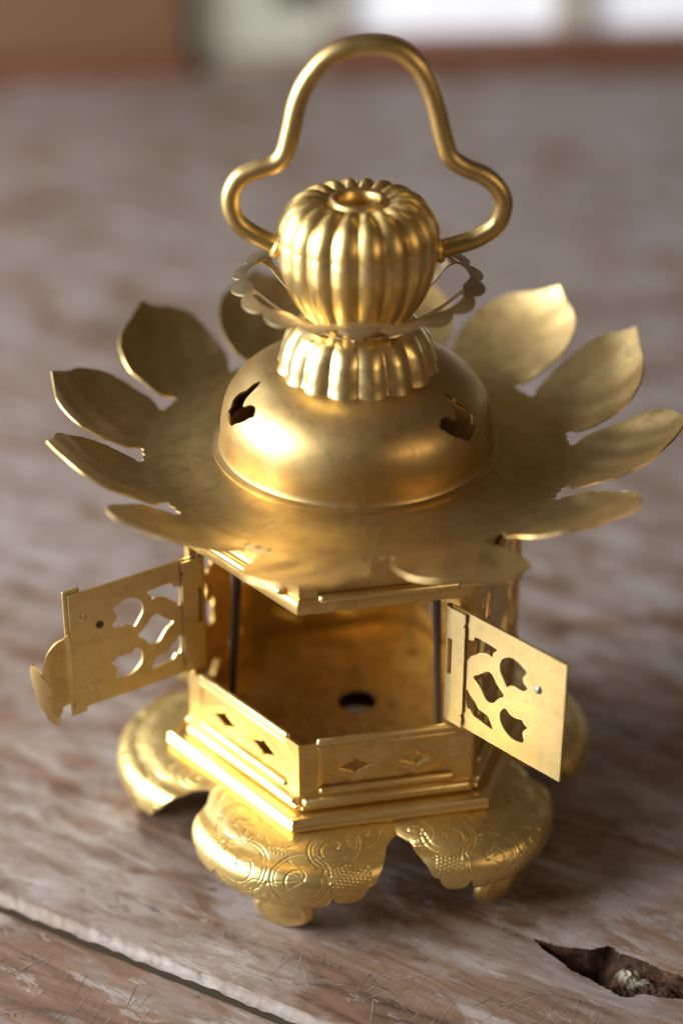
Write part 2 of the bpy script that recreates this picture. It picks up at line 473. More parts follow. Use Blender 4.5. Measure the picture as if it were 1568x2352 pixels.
# ------------------------------------------------------------------ things at the far end of the table
def backwood(name, c0, c1):
    m, nt, bs = nodes(name); v = coords(nt, (100, 100, 100))
    mp = nt.nodes.new('ShaderNodeMapping'); nt.links.new(v, mp.inputs[0]); mp.inputs['Scale'].default_value = (.06, 1, 1.4)
    nt.links.new(mix(nt, noise(nt, mp.outputs[0], 1, 6, .6, .5), c0, c1), bs.inputs['Base Color'])
    bs.inputs['Roughness'].default_value = .5; return m
RAILW = backwood('red brown rail wood', (.10, .035, .014), (.17, .065, .028))
BOARDW = backwood('brown board wood', (.10, .052, .022), (.155, .085, .037))
PAPER = plain('backlit white pane', (.75, .76, .78), .7, 0, (.80, .87, 1.0), .33)
ba = math.atan2(56.05-53.24, 16.05+16.46)
win = empty('window', (-0.4, 54.63, 0)); win.rotation_euler = (0, 0, ba)
tag(win, 'blurred bright white window with brown bottom rail behind the lantern', 'window')
b_ = MB(); b_.add(*box(-.6, 75, -.1, 4.2, 0, 1.45, .15)); b_.build('bottom_rail', RAILW, win, angle=30)
b_ = MB(); b_.add(*box(-.6, 75, .6, 3.8, 15, 17, .15)); b_.build('top_rail', RAILW, win, angle=30)
for x0, x1 in ((.6, 10.3), (12.3, 38), (40, 73)):
    b_ = MB(); b_.add(*box(x0, x1, 1.8, 2.2, 1.45, 15, .05)); b_.build('pane', PAPER, win, angle=30)
GREYM = plain('grey window bar', (.42, .38, .33), .6)
for x0, x1 in ((10.3, 12.3), (38, 40), (73, 75), (-.6, .6)):
    b_ = MB(); b_.add(*box(x0, x1, 1.2, 2.8, 1.45, 15, .1)); b_.build('mullion', GREYM, win, angle=30)
bd = empty('wooden_board', (-0.4, 54.63, 0)); bd.rotation_euler = (0, 0, ba)
tag(bd, 'blurred brown wooden board standing at the far left', 'board')
b_ = MB(); b_.add(*box(-62, -7.2, .3, 3.2, 1.0, 17, .2)); b_.build('panel', BOARDW, bd, angle=30)
b_ = MB(); b_.add(*box(-62, -7.0, -.1, 3.4, 0, .985, .15)); b_.build('foot_rail', RAILW, bd, angle=30)
GREENGLOW = plain('grey green blur with added glow', (.34, .34, .28), .7, 0, (.62, .62, .50), .14)  # unidentified grey green blur, built as a pane with added glow
b_ = MB(); b_.add(*box(-6.9, -.75, 1.8, 2.2, .6, 15, .05)); fp = b_.build('pane', GREENGLOW, win, angle=30); tag(fp, 'unidentified grey green blur, filled in with an added glowing sheet')
b_ = MB(); b_.add(*box(-7.0, -.7, .9, 3.4, 0, .58, .1)); b_.build('sill', plain('weathered sill wood', (.26, .20, .16), .6), win, angle=30)
b_ = MB(); b_.add(*box(-3.1, -.72, 1.0, 1.5, 3.25, 15, .05)); fp = b_.build('blur_patch', plain('dark green blind', (.03, .045, .025), .7), win, angle=30); tag(fp, 'dark green strip in front of the grey green blur')  # unidentified dark green blur, given an invented strip shape

# ------------------------------------------------------------------ THE LANTERN
TH = R(-18.365)
L = empty('brass_lantern'); tag(L, 'open gilt brass hexagonal lantern with petal roof standing on the wooden table', 'lantern')
AP = math.cos(math.pi/6)
faces = [TH+R(30+60*k) for k in range(6)]      # 0 front-right, 5 front-left
corners = [TH+R(60*k) for k in range(6)]       # 0 front

# --- base: top plate with six embossed lobes, six feet
def hexa(Rr): return [(Rr*math.sin(math.pi/3*k), -Rr*math.cos(math.pi/3*k)) for k in range(6)]
V, F = sheet([(3.55*math.sin(t), -3.55*math.cos(t)) for t in np.linspace(0, 2*math.pi, 49)[:-1]],
             [[(.6*math.sin(t), -.6*math.cos(t)) for t in np.linspace(0, 2*math.pi, 25)[:-1]]], .35, lambda x, y: (x, y, 2.14), .06)
base = mesh('base', V, F, GOLD, L, 40)
def Rl(ad): return 5.84-.62*(np.abs(ad)/25.0)**1.9
def lobe_profile(ad):
    r = Rl(ad)
    P = np.array([(3.45, 2.14), (3.45+.45*(r-.85-3.45), 2.13), (r-.85, 2.03), (r-.50, 1.89), (r-.21, 1.82), (r-.03, 1.62), (r, 1.36), (r-.05, 1.08), (r-.22, .86)])
    return P
def t_end(a):
    x = abs(a)
    if x < 7: return 8.0
    if x < 13.4:
        u = (x-7)/6.4; return 7.5+.45*math.sin(math.pi*u)**.6-1.2*u**5
    if x < 13.9: return 6.25
    if x < 21.2:
        u = (x-13.9)/7.3; return 6.25+1.05*math.sin(math.pi*min(1, u))**.6-.35*u**3
    if x < 21.8: return 5.85
    if x < 24.2:
        u = max(0, (x-21.8)/2.4); return 5.85+.25*math.sin(math.pi*min(1, u*1.1))-1.15*u**1.1
    if x < 24.5: return 4.55
    if x < 26.4:
        u = (x-24.5)/1.9; return 4.55-1.75*u**1.1
    u = min(1, (x-26.4)/3.6); return 2.8-.35*math.sin(u*math.pi/2)
LOBES = [(-20.2, 32.8), (40.4, 27.8), (98.0, 29.8), (157.6, 29.8), (217.2, 29.8), (276.9, 29.9)]
cols = np.unique(np.round(np.concatenate([np.linspace(0, 21, 124), np.linspace(21, 27, 52), np.linspace(27, 30, 12)]), 4))
cols = np.concatenate([-cols[::-1][:-1], cols])
NRW = 150
def make_lobe(lc, lhw):
  ksc = lhw/30.0
  Xs = []; Pos = []; Arc = []
  for a in cols:
      P = lobe_profile(a); te = t_end(a)
      D = cr(P, 24); tt = np.linspace(0, 8, len(D))
      t = np.linspace(0, te, NRW)
      rr = np.interp(t, tt, D[:, 0]); zz = np.interp(t, tt, D[:, 1])
      s = np.concatenate([[0], np.cumsum(np.hypot(np.diff(rr), np.diff(zz)))])
      A = R(a*ksc)
      Pos.append(np.stack([rr*math.sin(A), -rr*math.cos(A), zz], 1)); Xs.append(rr*A); Arc.append(s+3.45)
  Pos = np.array(Pos).transpose(1, 0, 2); X = np.array(Xs).T; Sg = np.array(Arc).T
  # engraved relief: h(X, Sg), Sg is 3.45 at the plate and grows outwards and over the bulge
  h = np.zeros_like(X)
  def line(d, wd=.020, dep=.011): return -dep*np.exp(-(d/wd)**2)
  def seg(px, py, qx, qy):
      dx, dy = qx-px, qy-py; t = np.clip(((X-px)*dx+(Sg-py)*dy)/(dx*dx+dy*dy), 0, 1)
      return np.hypot(X-px-t*dx, Sg-py-t*dy)
  def curve(P, n=5):
      d = np.full(X.shape, 9.0); D = cr(P, n)
      for a, b in zip(D[:-1], D[1:]): d = np.minimum(d, seg(*a, *b))
      return d
  circles = [(0.0, 4.62, .40), (-1.18, 4.78, .56), (1.18, 4.78, .56), (-.72, 5.72, .66), (.72, 5.72, .66), (-1.75, 4.35, .40), (1.75, 4.35, .40)]
  inn = np.zeros(X.shape, bool)
  for cx, cy, rc in circles:
      d = np.hypot(X-cx, Sg-cy)
      h += line(d-rc)+line(d-rc+.085, .018, .007)
      inn |= d < rc
      sg = 1 if cx > 0 else -1
      h += np.where(d < rc, .006*np.clip(1-(d/rc)**2, 0, 1), 0)
      if abs(cx) > .1:
          sp = [(cx+sg*rc*.85*(1-k/11)*math.cos(k*.75-.6), cy+rc*.85*(1-k/11)*math.sin(k*.75-.6)) for k in range(10)]
          h += np.where(d < rc*.95, line(curve(sp, 3)), 0)
          for k in range(4):
              an = 2.3+k*.55
              h += np.where(d < rc*.95, line(seg(cx+sg*.15*rc, cy, cx+sg*rc*.9*math.cos(an), cy+rc*.9*math.sin(an)), .016, .008), 0)
  for k in range(-2, 3):                          # leaf spray at the tip of the lobe
      an = R(90+k*34); ex, ey = .62*math.cos(an), 5.95+.62*math.sin(an)
      nx, ny = -math.sin(an)*.12, math.cos(an)*.12
      for s_ in (-1, 1):
          h += line(curve([(0, 5.95), (ex*.5+s_*nx, 5.95+(ey-5.95)*.5+s_*ny), (ex, ey)], 5), .018, .009)
  # ring-punched ground
  p_ = .098
  u_ = X/p_; w_ = Sg/(p_*.866); row = np.round(w_)
  dx = u_-(np.round(u_-.5*(row % 2))+.5*(row % 2)); dy = (w_-row)*.866
  dots = np.clip(1-(np.hypot(dx, dy)/.46)**2, 0, 1)
  ad = np.abs(cols)[None, :]
  edge = np.clip((np.array([t_end(a) for a in cols])[None, :]*np.linspace(1, 1, NRW)[:, None]*(1-np.linspace(0, 1, NRW)[:, None]))/.55, 0, 1)
  ground = (~inn) & (Sg > 5.15) & (ad > 5) & (ad < 22)
  ground |= (~inn) & (Sg > 4.15) & (Sg < 5.2) & (ad < 3)
  h += np.where(ground & (edge > .55), .014*dots-.008, 0)
  h += -.012*np.exp(-((edge-.55)/.06)**2)*(ad < 22)
  # smooth away near sector seams
  fade = np.clip((30-ad)/1.5, 0, 1); h *= fade
  nrm = np.cross(np.gradient(Pos, axis=1), np.gradient(Pos, axis=0)); nrm /= np.maximum(np.linalg.norm(nrm, axis=2), 1e-12)[..., None]
  if nrm[5, len(cols)//2, 2] < 0: nrm = -nrm
  Pos2 = Pos+nrm*h[..., None]
  nc = len(cols)
  V = Pos2.reshape(-1, 3).tolist(); F = grid_faces(NRW, nc)
  F = [f[::-1] for f in F]
  lip = (Pos2[-1]-nrm[-1]*.075); b0 = len(V); V += lip.tolist()
  F += [((NRW-1)*nc+j+1, (NRW-1)*nc+j, b0+j, b0+j+1) for j in range(nc-1)]
  lip2 = lip.copy(); lip2[:, :2] *= .93; lip2[:, 2] += .12; b1 = len(V); V += lip2.tolist()
  F += [(b0+j+1, b0+j, b1+j, b1+j+1) for j in range(nc-1)]
  lobe = mesh('lobe', V, F, ENGR, base, 50); lobe.rotation_euler = (0, 0, R(lc))
for lc_, lw_ in LOBES: make_lobe(lc_, lw_)
# feet: rounded tongues with a raised rim
FV = []; n1, n2 = 28, 20
for i in range(n2+1):
    t = i/n2
    for j in range(n1):
        q = 2*math.pi*j/n1
        rim = .035*math.exp(-((t-.80)/.09)**2)
        dd = .17*math.sqrt(max(0, 1-t**3))+rim
        FV.append((.74*t*math.cos(q), -(5.47+dd-.12*(1-math.sin(q))*t), .60+.60*t*math.sin(q)))
FF = grid_faces(n2+1, n1, True); bk = len(FV)
for j in range(n1):
    q = 2*math.pi*j/n1; FV.append((.70*math.cos(q), -(5.32-.12*(1-math.sin(q))), .60+.57*math.sin(q)))
FF += [(n2*n1+j, n2*n1+(j+1) % n1, bk+(j+1) % n1, bk+j) for j in range(n1)]
FF.append(tuple(bk+j for j in range(n1)))
foot = mesh('foot', FV, FF, ENGR, base, 50); foot.rotation_euler = (0, 0, R(LOBES[0][0]+2.5))
for k in range(1, 6): dup(foot, R(LOBES[k][0]+(-1.5 if k == 1 else 0)))

# --- stepped hexagonal moulding round the foot of the body
def strip(mb, Rc, z0, z1, prof):
    """bar for one face from corner to corner (mitred); prof list of (outward, z)"""
    apo = Rc*AP; V = []
    for sx in (-1, 1):
        for (o, z) in prof:
            V.append((sx*(apo+o)*math.tan(math.pi/6), -(apo+o), z))
    n = len(prof)
    F = [(i, i+1, n+i+1, n+i) for i in range(n-1)]
    mb.add(V, F)
mb = MB()
th = np.linspace(-.2, math.pi/2, 9)
prof = [(-.75, 2.36), (-.32, 2.38)]+[(-.13+.13*math.sin(t-.0)*1.0, 2.335+.12*math.cos(t)) for t in np.linspace(-1.2, 1.7, 10)]
prof += [(-.045, 2.295)]+[(-.075+.085*math.sin(t), 2.21+.075*math.cos(t)) for t in np.linspace(.2, 2.4, 8)]+[(-.10, 2.12), (-.7, 2.12)]
strip(mb, 4.62, 0, 0, prof)
mo = mb.build('moulding', GOLDB, L, angle=50); mo.rotation_euler = (0, 0, faces[0])
for k in range(1, 6): dup(mo, faces[k])

# --- lower body wall, one panel per face
Rb = 4.0; apo = Rb*AP
def lozenge(cx, cz, w, hh):
    P = [(-1, 0), (-.62, .28), (-.42, .50), (-.22, .60), (0, 1), (.22, .60), (.42, .50), (.62, .28), (1, 0), (.62, -.28), (.42, -.50), (.22, -.60), (0, -1), (-.22, -.60), (-.42, -.50), (-.62, -.28)]
    return [(cx+w*x, cz+hh*y) for x, y in P]
half = Rb/2
def wallmap(x, z):
    # raised border round the lozenge panel, embossed wave round every opening
    y = -apo
    e = min(1.52-abs(x), z-2.86, 4.02-z)
    y -= .05*min(1, max(0, -e/.05))
    for cx in (-.72, .72):
        d = abs(x-cx)/.60+abs(z-3.43)/.35
        y -= .035*math.exp(-((d-1.12)/.16)**2)
    return (x, y, z)
V, F = sheet([(-half, 2.40), (half, 2.40), (half, 4.22), (-half, 4.22)], [lozenge(-.72, 3.43, .42, .23), lozenge(.72, 3.43, .42, .23)], .075, wallmap, .07)
wall = mesh('lower_wall', V, F, GOLD, L, 42); wall.rotation_euler = (0, 0, faces[0])
walls = [wall]+[dup(wall, faces[k]) for k in range(1, 6)]
proto = []
def bead(name, *a, **k):
    m_ = MB(); m_.add(*roll(*a, **k)); return m_
parts = [('sill_roll', roll(-1.62, 1.62, -apo+.02, 4.24, .085, .10)), ('sill_step', roll(-1.60, 1.60, -apo-.01, 4.075, .05, .06)),
         ('panel_bead', roll(-1.58, 1.58, -apo-.05, 2.90, .075, .08)), ('foot_bead', roll(-1.98, 1.98, -apo-.05, 2.64, .10, .17)),
         ('flange', box(-2.02, 2.02, -apo-.16, -apo+.1, 2.44, 2.55, .03))]
for nm, (V, F) in parts:
    for k in range(6):
        if k == 0: o0 = mesh(nm, V, F, GOLDB, walls[0], 45)
        else: dup(o0, 0, walls[k])
# floor of the lamp room with a round hole
V, F = sheet(hexa(3.42*1.14), [[(.02+.47*math.sin(t), .12-.47*math.cos(t)) for t in np.linspace(0, 2*math.pi, 29)[:-1]],
                         [(.72+.13*math.sin(t), 2.5-.13*math.cos(t)) for t in np.linspace(0, 2*math.pi, 13)[:-1]]], .25,
             lambda x, y: (x, y, 2.62+.06*fbm(np.array(x*.8), np.array(y*.8), 2, 2)), .05)
V2_, F2_ = sheet(hexa(3.85), [], .6, lambda x, y: (x, y, 9.66), .05)  # added unseen plate, blocks door light so the dome stays dark
cp_ = mesh('dome_shade_plate', V2_, F2_, GOLD, L, 40); cp_.rotation_euler = (0, 0, TH)
fl = mesh('floor_plate', V, F, FLOORM, L, 40); fl.rotation_euler = (0, 0, TH)

# --- openwork pattern shared by the doors and the closed side panels
PAT = [[(.148, .761), (.175, .789), (.2, .793), (.21, .822), (.238, .836), (.407, .827), (.381, .787), (.372, .744), (.339, .754), (.268, .728), (.23, .691), (.183, .653), (.153, .609)],
       [(.213, .49), (.272, .543), (.325, .597), (.357, .608), (.39, .591), (.426, .54), (.494, .475), (.449, .43), (.405, .366), (.365, .352), (.327, .367), (.269, .447)],
       [(.448, .745), (.48, .793), (.533, .823), (.588, .82), (.641, .794), (.674, .766), (.647, .713), (.654, .671), (.687, .643), (.667, .608), (.628, .599), (.581, .604), (.535, .583), (.516, .561), (.477, .614), (.445, .674)],
       [(.155, .349), (.203, .307), (.237, .286), (.273, .241), (.34, .23), (.365, .22), (.407, .135), (.346, .137), (.279, .148), (.228, .156), (.201, .193), (.163, .204)],
       [(.466, .301), (.483, .35), (.517, .377), (.551, .349), (.607, .341), (.658, .354), (.68, .327), (.709, .311), (.68, .275), (.671, .234), (.686, .187), (.668, .161), (.613, .149), (.565, .157), (.522, .181), (.479, .228)]]
def soft(P): return smooth_loop(P, 3)
Z0, Z1 = 4.20, 7.80
# closed side panels
hl = []
for q in PAT:
    for sgn in (1, -1):
        hl.append(soft([(sgn*(.12+1.95*(.95-u)), Z0+(Z1-Z0)*v) for u, v in q]))
V, F = sheet([(-half+.02, Z0), (half-.02, Z0), (half-.02, Z1), (-half+.02, Z1)], hl, .13, lambda x, z: (x, -apo+.02, z), .06)
sp = mesh('side_panel', V, F, GOLD, L, 40); sp.rotation_euler = (0, 0, faces[1])
for k in (2, 3, 4): dup(sp, faces[k])
# corner posts: folded strips, two leaves each
def post(Rc, leaf_a, leaf_b, z0, z1):
    mb = MB()
    for sgn, wd in ((-1, leaf_a), (1, leaf_b)):
        d = R(60)                     # half of the 120 degree interior corner from the inward axis
        tx, ty = sgn*math.sin(d), math.cos(d)   # along the face, away from the corner
        nx, ny = -sgn*math.cos(d), math.sin(d)  # inward
        nx, ny = sgn*math.cos(d)*-1, math.sin(d)
        c0 = np.array([0, -Rc]); t = np.array([tx, ty]); n = np.array([nx, ny])
        q = [c0, c0+t*wd, c0+t*wd+n*.07, c0+n*.07]
        V = [(x, y, z) for z in (z0, z1) for x, y in q]
        F = [(0, 1, 5, 4), (1, 2, 6, 5), (2, 3, 7, 6), (3, 0, 4, 7), (0, 3, 2, 1), (4, 5, 6, 7)]
        if sgn < 0: F = [f[::-1] for f in F]
        mb.add(V, F)
    return mb
for k, (la, lb) in ((1, (.40, .34)), (2, (.34, .34)), (3, (.34, .34)), (4, (.34, .34)), (5, (.34, .18))):
    o = post(4.03, la, lb, 4.2, 7.8).build('corner_post', GOLD, L, smooth=False); o.rotation_euler = (0, 0, corners[k])

# --- upper body: wall, rolled frame
def upmap(x, z):
    y = -apo
    e = min(1.55-abs(x), z-8.25, 9.55-z)
    y += .045*min(1, max(0, e/.05))
    if e > .1: y -= .03*max(0, math.sin(x*14+2*math.sin(z*9))*math.sin(z*15+1.5*math.sin(x*6)))
    return (x, y, z)
V, F = sheet([(-half, 7.76), (half, 7.76), (half, 9.72), (-half, 9.72)], [], .07, upmap, .06)
up = mesh('upper_wall', V, F, GOLD, L, 42); up.rotation_euler = (0, 0, faces[0])
ups = [up]+[dup(up, faces[k]) for k in range(1, 6)]
mb = MB(); strip(mb, 4.0, 0, 0, [(-.25, 7.74), (.02, 7.735), (.075, 7.76), (.095, 7.84), (.10, 7.98), (.085, 8.05), (.05, 8.09), (-.05, 8.09)])
for k in range(6):
    if k == 0:
        a0 = mb.build('frame_band', GOLD, ups[0], angle=50)
        m2 = MB(); m2.add(*roll(-1.58, 1.58, -apo-.06, 8.13, .10, .13)); r0 = m2.build('frame_roll', GOLDB, ups[0], angle=45)
    else: dup(a0, 0, ups[k]); dup(r0, 0, ups[k])

# --- interior rods
for x0, y0, x1, y1 in ((-2.62, -.55, -3.0, -.35), (1.78, -.95, 2.0, -1.05)):
    V, F = tube([(x0, y0, 9.0), (.5*(x0+x1), .5*(y0+y1), 5.8), (x1, y1, 2.6)], [.115, .10, .085], 12)
    mesh('rod', V, F, ROD, L, 50)

# --- doors
W_, DZ0, DZ1 = 3.28, 4.38, 7.47
def make_door(hinge, free, side, label):
    """side: +1 when the inner face is local +y, -1 when local -y"""
    d = np.array(free)-np.array(hinge); ang = math.atan2(d[1], d[0])
    Hh = DZ1-DZ0
    hl = [soft([(W_*u, Hh*v) for u, v in q]) for q in PAT]
    def fm(x, z): return (x, side*(.03+.025*math.sin(x*1.1)*math.sin(z*.9+.4)+.03*math.exp(-((x-2.2)/.8)**2-((z-.5)/.5)**2)*.4), z)
    V, F = sheet([(.02, .0), (W_, 0), (W_, Hh), (.02, Hh)], hl, .16, fm, -.055*1 if side > 0 else .055)
    if side > 0: pass
    o = mesh('door', V, F, DOORM, L, 35); o.location = (hinge[0]*S, hinge[1]*S, DZ0*S); o.rotation_euler = (0, 0, ang)
    tag(o, label)
    # hinge plate with a slot
    V, F = sheet([(-.12, .02), (.44, .02), (.44, .30), (.40, .34), (.46, .40), (.46, 2.70), (.41, 2.76), (.46, 2.82), (.46, Hh-.03), (-.12, Hh-.03)],
                 [[(-.04, 1.30), (.10, 1.30), (.10, 2.25), (-.04, 2.25)]], .12, lambda x, z: (x, side*(.115-.06*max(0, -x*6)**1.0), z), -.05 if side > 0 else .05)
    hp = mesh('hinge_plate', V, F, DOORM, o, 35)
    mbk = MB(); mbk.add(*tube([(-.10, 0, .05), (-.10, 0, Hh*.5), (-.10, 0, Hh-.05)], .075, 14)); mbk.build('hinge_pin', GOLD, o, angle=40)
    # rivet
    V, F = lathe([(0, .045), (.05, .042), (.085, .025), (.10, 0), (.10, -.04)], 16)
    V = [(x, z*side, y) for x, y, z in V]
    if side < 0: F = [f[::-1] for f in F]
    rv = mesh('rivet', V, F, STEEL if side < 0 else BRONZE, o, 60); rv.location = (W_*.778*S, side*.045*S, Hh*.677*S)
    # stamped dimples
    for (u, v_) in ((.90, .78), (.885, .15)):
        V, F = lathe([(0, .02), (.05, .018), (.10, .0), (.11, -.02)], 16)
        V = [(x, z*side, y) for x, y, z in V]
        if side < 0: continue
        dm = mesh('dimple', V, F, DOORM, o, 80); dm.location = (W_*u*S, side*.036*S, Hh*v_*S)
    return o, ang
doorR, _ = make_door((2.13, -2.97), (4.41, -5.28), -1, 'right door, pale brushed inner face with pierced petals')
doorL, angL = make_door((-3.66, -.90), (-6.47, -2.72), 1, 'left door, orange gold inner face with a latch on its edge')
# overlapping edge strip and leaf latch on the left door
Hh = DZ1-DZ0
mb = MB(); mb.add(*box(W_-.32, W_+.10, -.10, -.045, -.20, Hh+.09, .012)); mb.build('edge_strip', DOORM, doorL, angle=30)
def latch_sheet(name, lp, fy, mat):
    lo_ = [((155-x)/98.*1.12-.10, (1550-y)/87.) for x, y in lp]
    V, F = sheet(smooth_loop(lo_, 3), [], .06, lambda x, z: (x, fy(x, z), z), .06)
    la = mesh(name, V, F, mat, doorL, 50)
    la.location = ((W_+.12)*S, -.08*S, (5.33-DZ0)*S)
    la.rotation_euler = (0, 0, math.atan2(.10, -1)-angL); la.scale = (1, -1, 1)
latch_sheet('latch_neck', [(160, 1459), (146, 1460), (132, 1466), (118, 1484), (108, 1512), (103, 1545), (108, 1590), (122, 1632), (136, 1630), (138, 1618), (150, 1612), (160, 1598)],
            lambda x, z: -.10-.22*math.sin(min(1.3, max(0, x)/.42)*1.5), GOLD)
latch_sheet('latch_leaf', [(79, 1524), (83, 1513), (90, 1518), (100, 1534), (113, 1552), (122, 1584), (130, 1628), (131, 1658), (125, 1669), (115, 1662), (99, 1626), (86, 1580), (80, 1545)],
            lambda x, z: -.34+.5*(x-.5)**2*1.6+.10*z*z, GOLDB)

# --- roof: dome on a flange, twelve up-curved petals, pierced openings, the rear one left closed to darken the inside
domeprof = cr([(1.2, 11.93), (1.7, 11.86), (2.2, 11.72), (2.6, 11.46), (2.87, 11.12), (2.99, 10.75), (3.03, 10.42), (3.035, 10.18), (3.05, 10.06), (3.11, 9.975), (3.26, 9.935)], 8)
sl = np.concatenate([[0], np.cumsum(np.linalg.norm(np.diff(domeprof, axis=0), axis=1))]); LS = sl[-1]
def domemap(u, s):            # u = arc (rad*3), s = length down the profile
    r = np.interp(s, sl, domeprof[:, 0]); z = np.interp(s, sl, domeprof[:, 1]); a = u/3.
    return (r*math.sin(a), -r*math.cos(a), z)
hole0 = [(-.52, .02), (-.40, -.12), (-.22, -.10), (-.08, .02), (.02, -.10), (.10, -.40), (.24, -.52), (.30, -.38), (.26, -.22), (.36, -.08), (.38, .12), (.28, .24), (.30, .34), (.14, .44), (-.02, .46), (-.14, .36), (-.34, .22), (-.44, .10)]
roof = empty('roof', (0, 0, 0), L)
hol3 = []
for azc, fl_ in ((-68, -1), (53, 1)):
    hol3.append(smooth_loop([(R(azc)*3+x*fl_*1.3, 1.62+y*1.15) for x, y in hole0], 3))
V, F = sheet([(-3*math.pi, 0), (3*math.pi, 0), (3*math.pi, LS), (-3*math.pi, LS)], hol3, .11, domemap, .05)
dome = mesh('dome', V, F, ROOF, roof, 38)
flprof = cr([(3.20, 9.945), (3.55, 9.89), (3.95, 9.825), (4.4, 9.785), (4.72, 9.79)], 6)
V, F = lathe(flprof, 240)
F = [f[::-1] for f in F]
V2 = [(x, y, z-.05) for x, y, z in V]
mbf = MB(); mbf.add(V, [f[::-1] for f in F]); mbf.add(V2, F)
flange = mbf.build('flange', ROOF, roof, angle=60)
# petal: developed length l from the flange edge, half width w
r0, z0 = 4.72, 9.79
ln = np.linspace(0, 3.4, 120); slope = R(-6)+R(74)*np.clip(ln/2.9, 0, 1)**.95
rl = r0+np.concatenate([[0], np.cumsum(np.cos(slope[:-1])*np.diff(ln))]); zl = z0+np.concatenate([[0], np.cumsum(np.sin(slope[:-1])*np.diff(ln))])
sec = R(15)
outl = [(0.00, None), (.06, None), (.13, 1.14), (.09, 1.02), (.16, .93), (.27, .95), (.30, 1.04), (.40, 1.12), (.60, 1.24), (.90, 1.36), (1.25, 1.41), (1.60, 1.38), (1.95, 1.27), (2.22, 1.10), (2.40, .90), (2.50, .74), (2.56, .60), (2.68, .38), (2.82, .15), (2.90, .03), (2.92, 0)]
def petal(seed, tipz, skew, twist, curl, lsc, wsc):
    rng = random.Random(seed)
    slope = R(3)+R(curl*.58)*np.clip(ln/2.9, 0, 1)**.75
    rl = r0+np.concatenate([[0], np.cumsum(np.cos(slope[:-1])*np.diff(ln))]); zl = z0+np.concatenate([[0], np.cumsum(np.sin(slope[:-1])*np.diff(ln))])
    cupk = .10*min(1, curl/60)
    pts = []
    side = []
    for l, wv in outl:
        if wv is None: wv = (r0+l)*math.tan(sec)*1.0
        if l > .3: wv *= 1+(wsc-1)*min(1, (l-.3)/.4)
        side.append((l, wv))
    right = [(l*1.0, wv*(1+.02*rng.uniform(-1, 1)) if l > .4 else wv) for l, wv in side]
    left = [(l, -wv*(1+.02*rng.uniform(-1, 1)) if l > .4 else -wv) for l, wv in side[:-1]]
    a = smooth_loop(np.array(right[2:]+left[2:][::-1]), 2)
    P = np.array(right[2:]+left[2:][::-1])
    ii = [(0, -r0*math.tan(sec)), (0, r0*math.tan(sec))]
    P = np.array([(0.0, -r0*math.tan(sec)), (0.0, r0*math.tan(sec))]+right[1:]+left[1:][::-1])
    Pu = [P[0], P[1]]+list(P[2:])
    def fm(l, wv):
        l = max(0, l); k = min(1, l/.9); k = k*k*(3-2*k)
        az = wv/(r0+min(l, .0)) if l <= 0 else wv/(r0+.35*l)
        az = math.atan2(wv, r0+.55*l)
        # blend: circular root, flatter blade
        l = l*(1+(lsc-1)*k); rr = np.interp(l, ln, rl); zz = np.interp(l, ln, zl)
        rr_root = rr
        x0 = wv*(rr/(r0+l*.96)); 
        xb = x0+skew*max(0, l-.5)**2*.12; yb = -rr
        xr = rr*math.sin(wv/r0*math.atan(math.tan(sec))/math.tan(sec)); yr = -rr*math.cos(wv/r0*math.atan(math.tan(sec))/math.tan(sec))
        x = xr*(1-k)+xb*k; y = yr*(1-k)+yb*k
        z = zz+k*(cupk*wv*wv)*(1+.3*tipz)+tipz*.16*max(0, l-.3)**2*.5+twist*.10*wv*k
        y += k*.05*wv*wv
        z += k*.018*math.sin(3.1*l+seed*1.7+1.3*wv)*math.sin(2.7*wv+seed)+k*.012*math.sin(7*wv+4*l+seed*2.1)
        return (x, y, z)
    V, F = sheet(Pu, [], .105, fm, .045)
    return V, F
rngp = random.Random(3)
CURL = {0: (42, .93, 2), 1: (58, .96, 1), 2: (74, 1.05, 1), 3: (68, 1.10, 2), 4: (80, 1.04, -1), 5: (80, 1.0, 0), 6: (80, 1.0, 0), 7: (80, 1.03, -1.6), 8: (76, .96, 0), 9: (88, .94, -1), 10: (70, .95, -1.5), 11: (42, .93, -1)}
for k in range(12):
    cu, ls_, da = CURL[k]
    a = 20+30*k+da*.0
    jt = rngp.uniform(-1, 1); js = rngp.uniform(-1, 1); jw = rngp.uniform(-1, 1)
    V, F = petal(k, jt*.3, js*.3+da*.5, jw*.6, cu, ls_, .90 if k in (0, 11) else 1.0)
    o = mesh('petal', V, F, PETAL, roof, 42); o.rotation_euler = (0, 0, R(a))

# --- finial: fluted collar, pierced cup, fluted bud
def flute(n, amp, pw=.75): return lambda a: amp*(abs(math.sin(n*a/2))**pw)
fl16 = flute(16, 1.0, 1.0)
cp = cr([(.72, 13.05), (1.02, 13.02), (1.34, 12.90), (1.57, 12.62), (1.69, 12.30), (1.74, 12.05), (1.80, 11.87), (1.82, 11.79)], 7)
V, F = lathe(cp, 320, lambda a, s, r: r*(1-.05*min(1, s*2))+.11*min(1, s*2.2)*fl16(a)*(r/1.75), lambda a, s: -.06*max(0, s-.75)/.25*fl16(a))
mesh('collar', V, [f for f in F], GOLDB, L, 70)
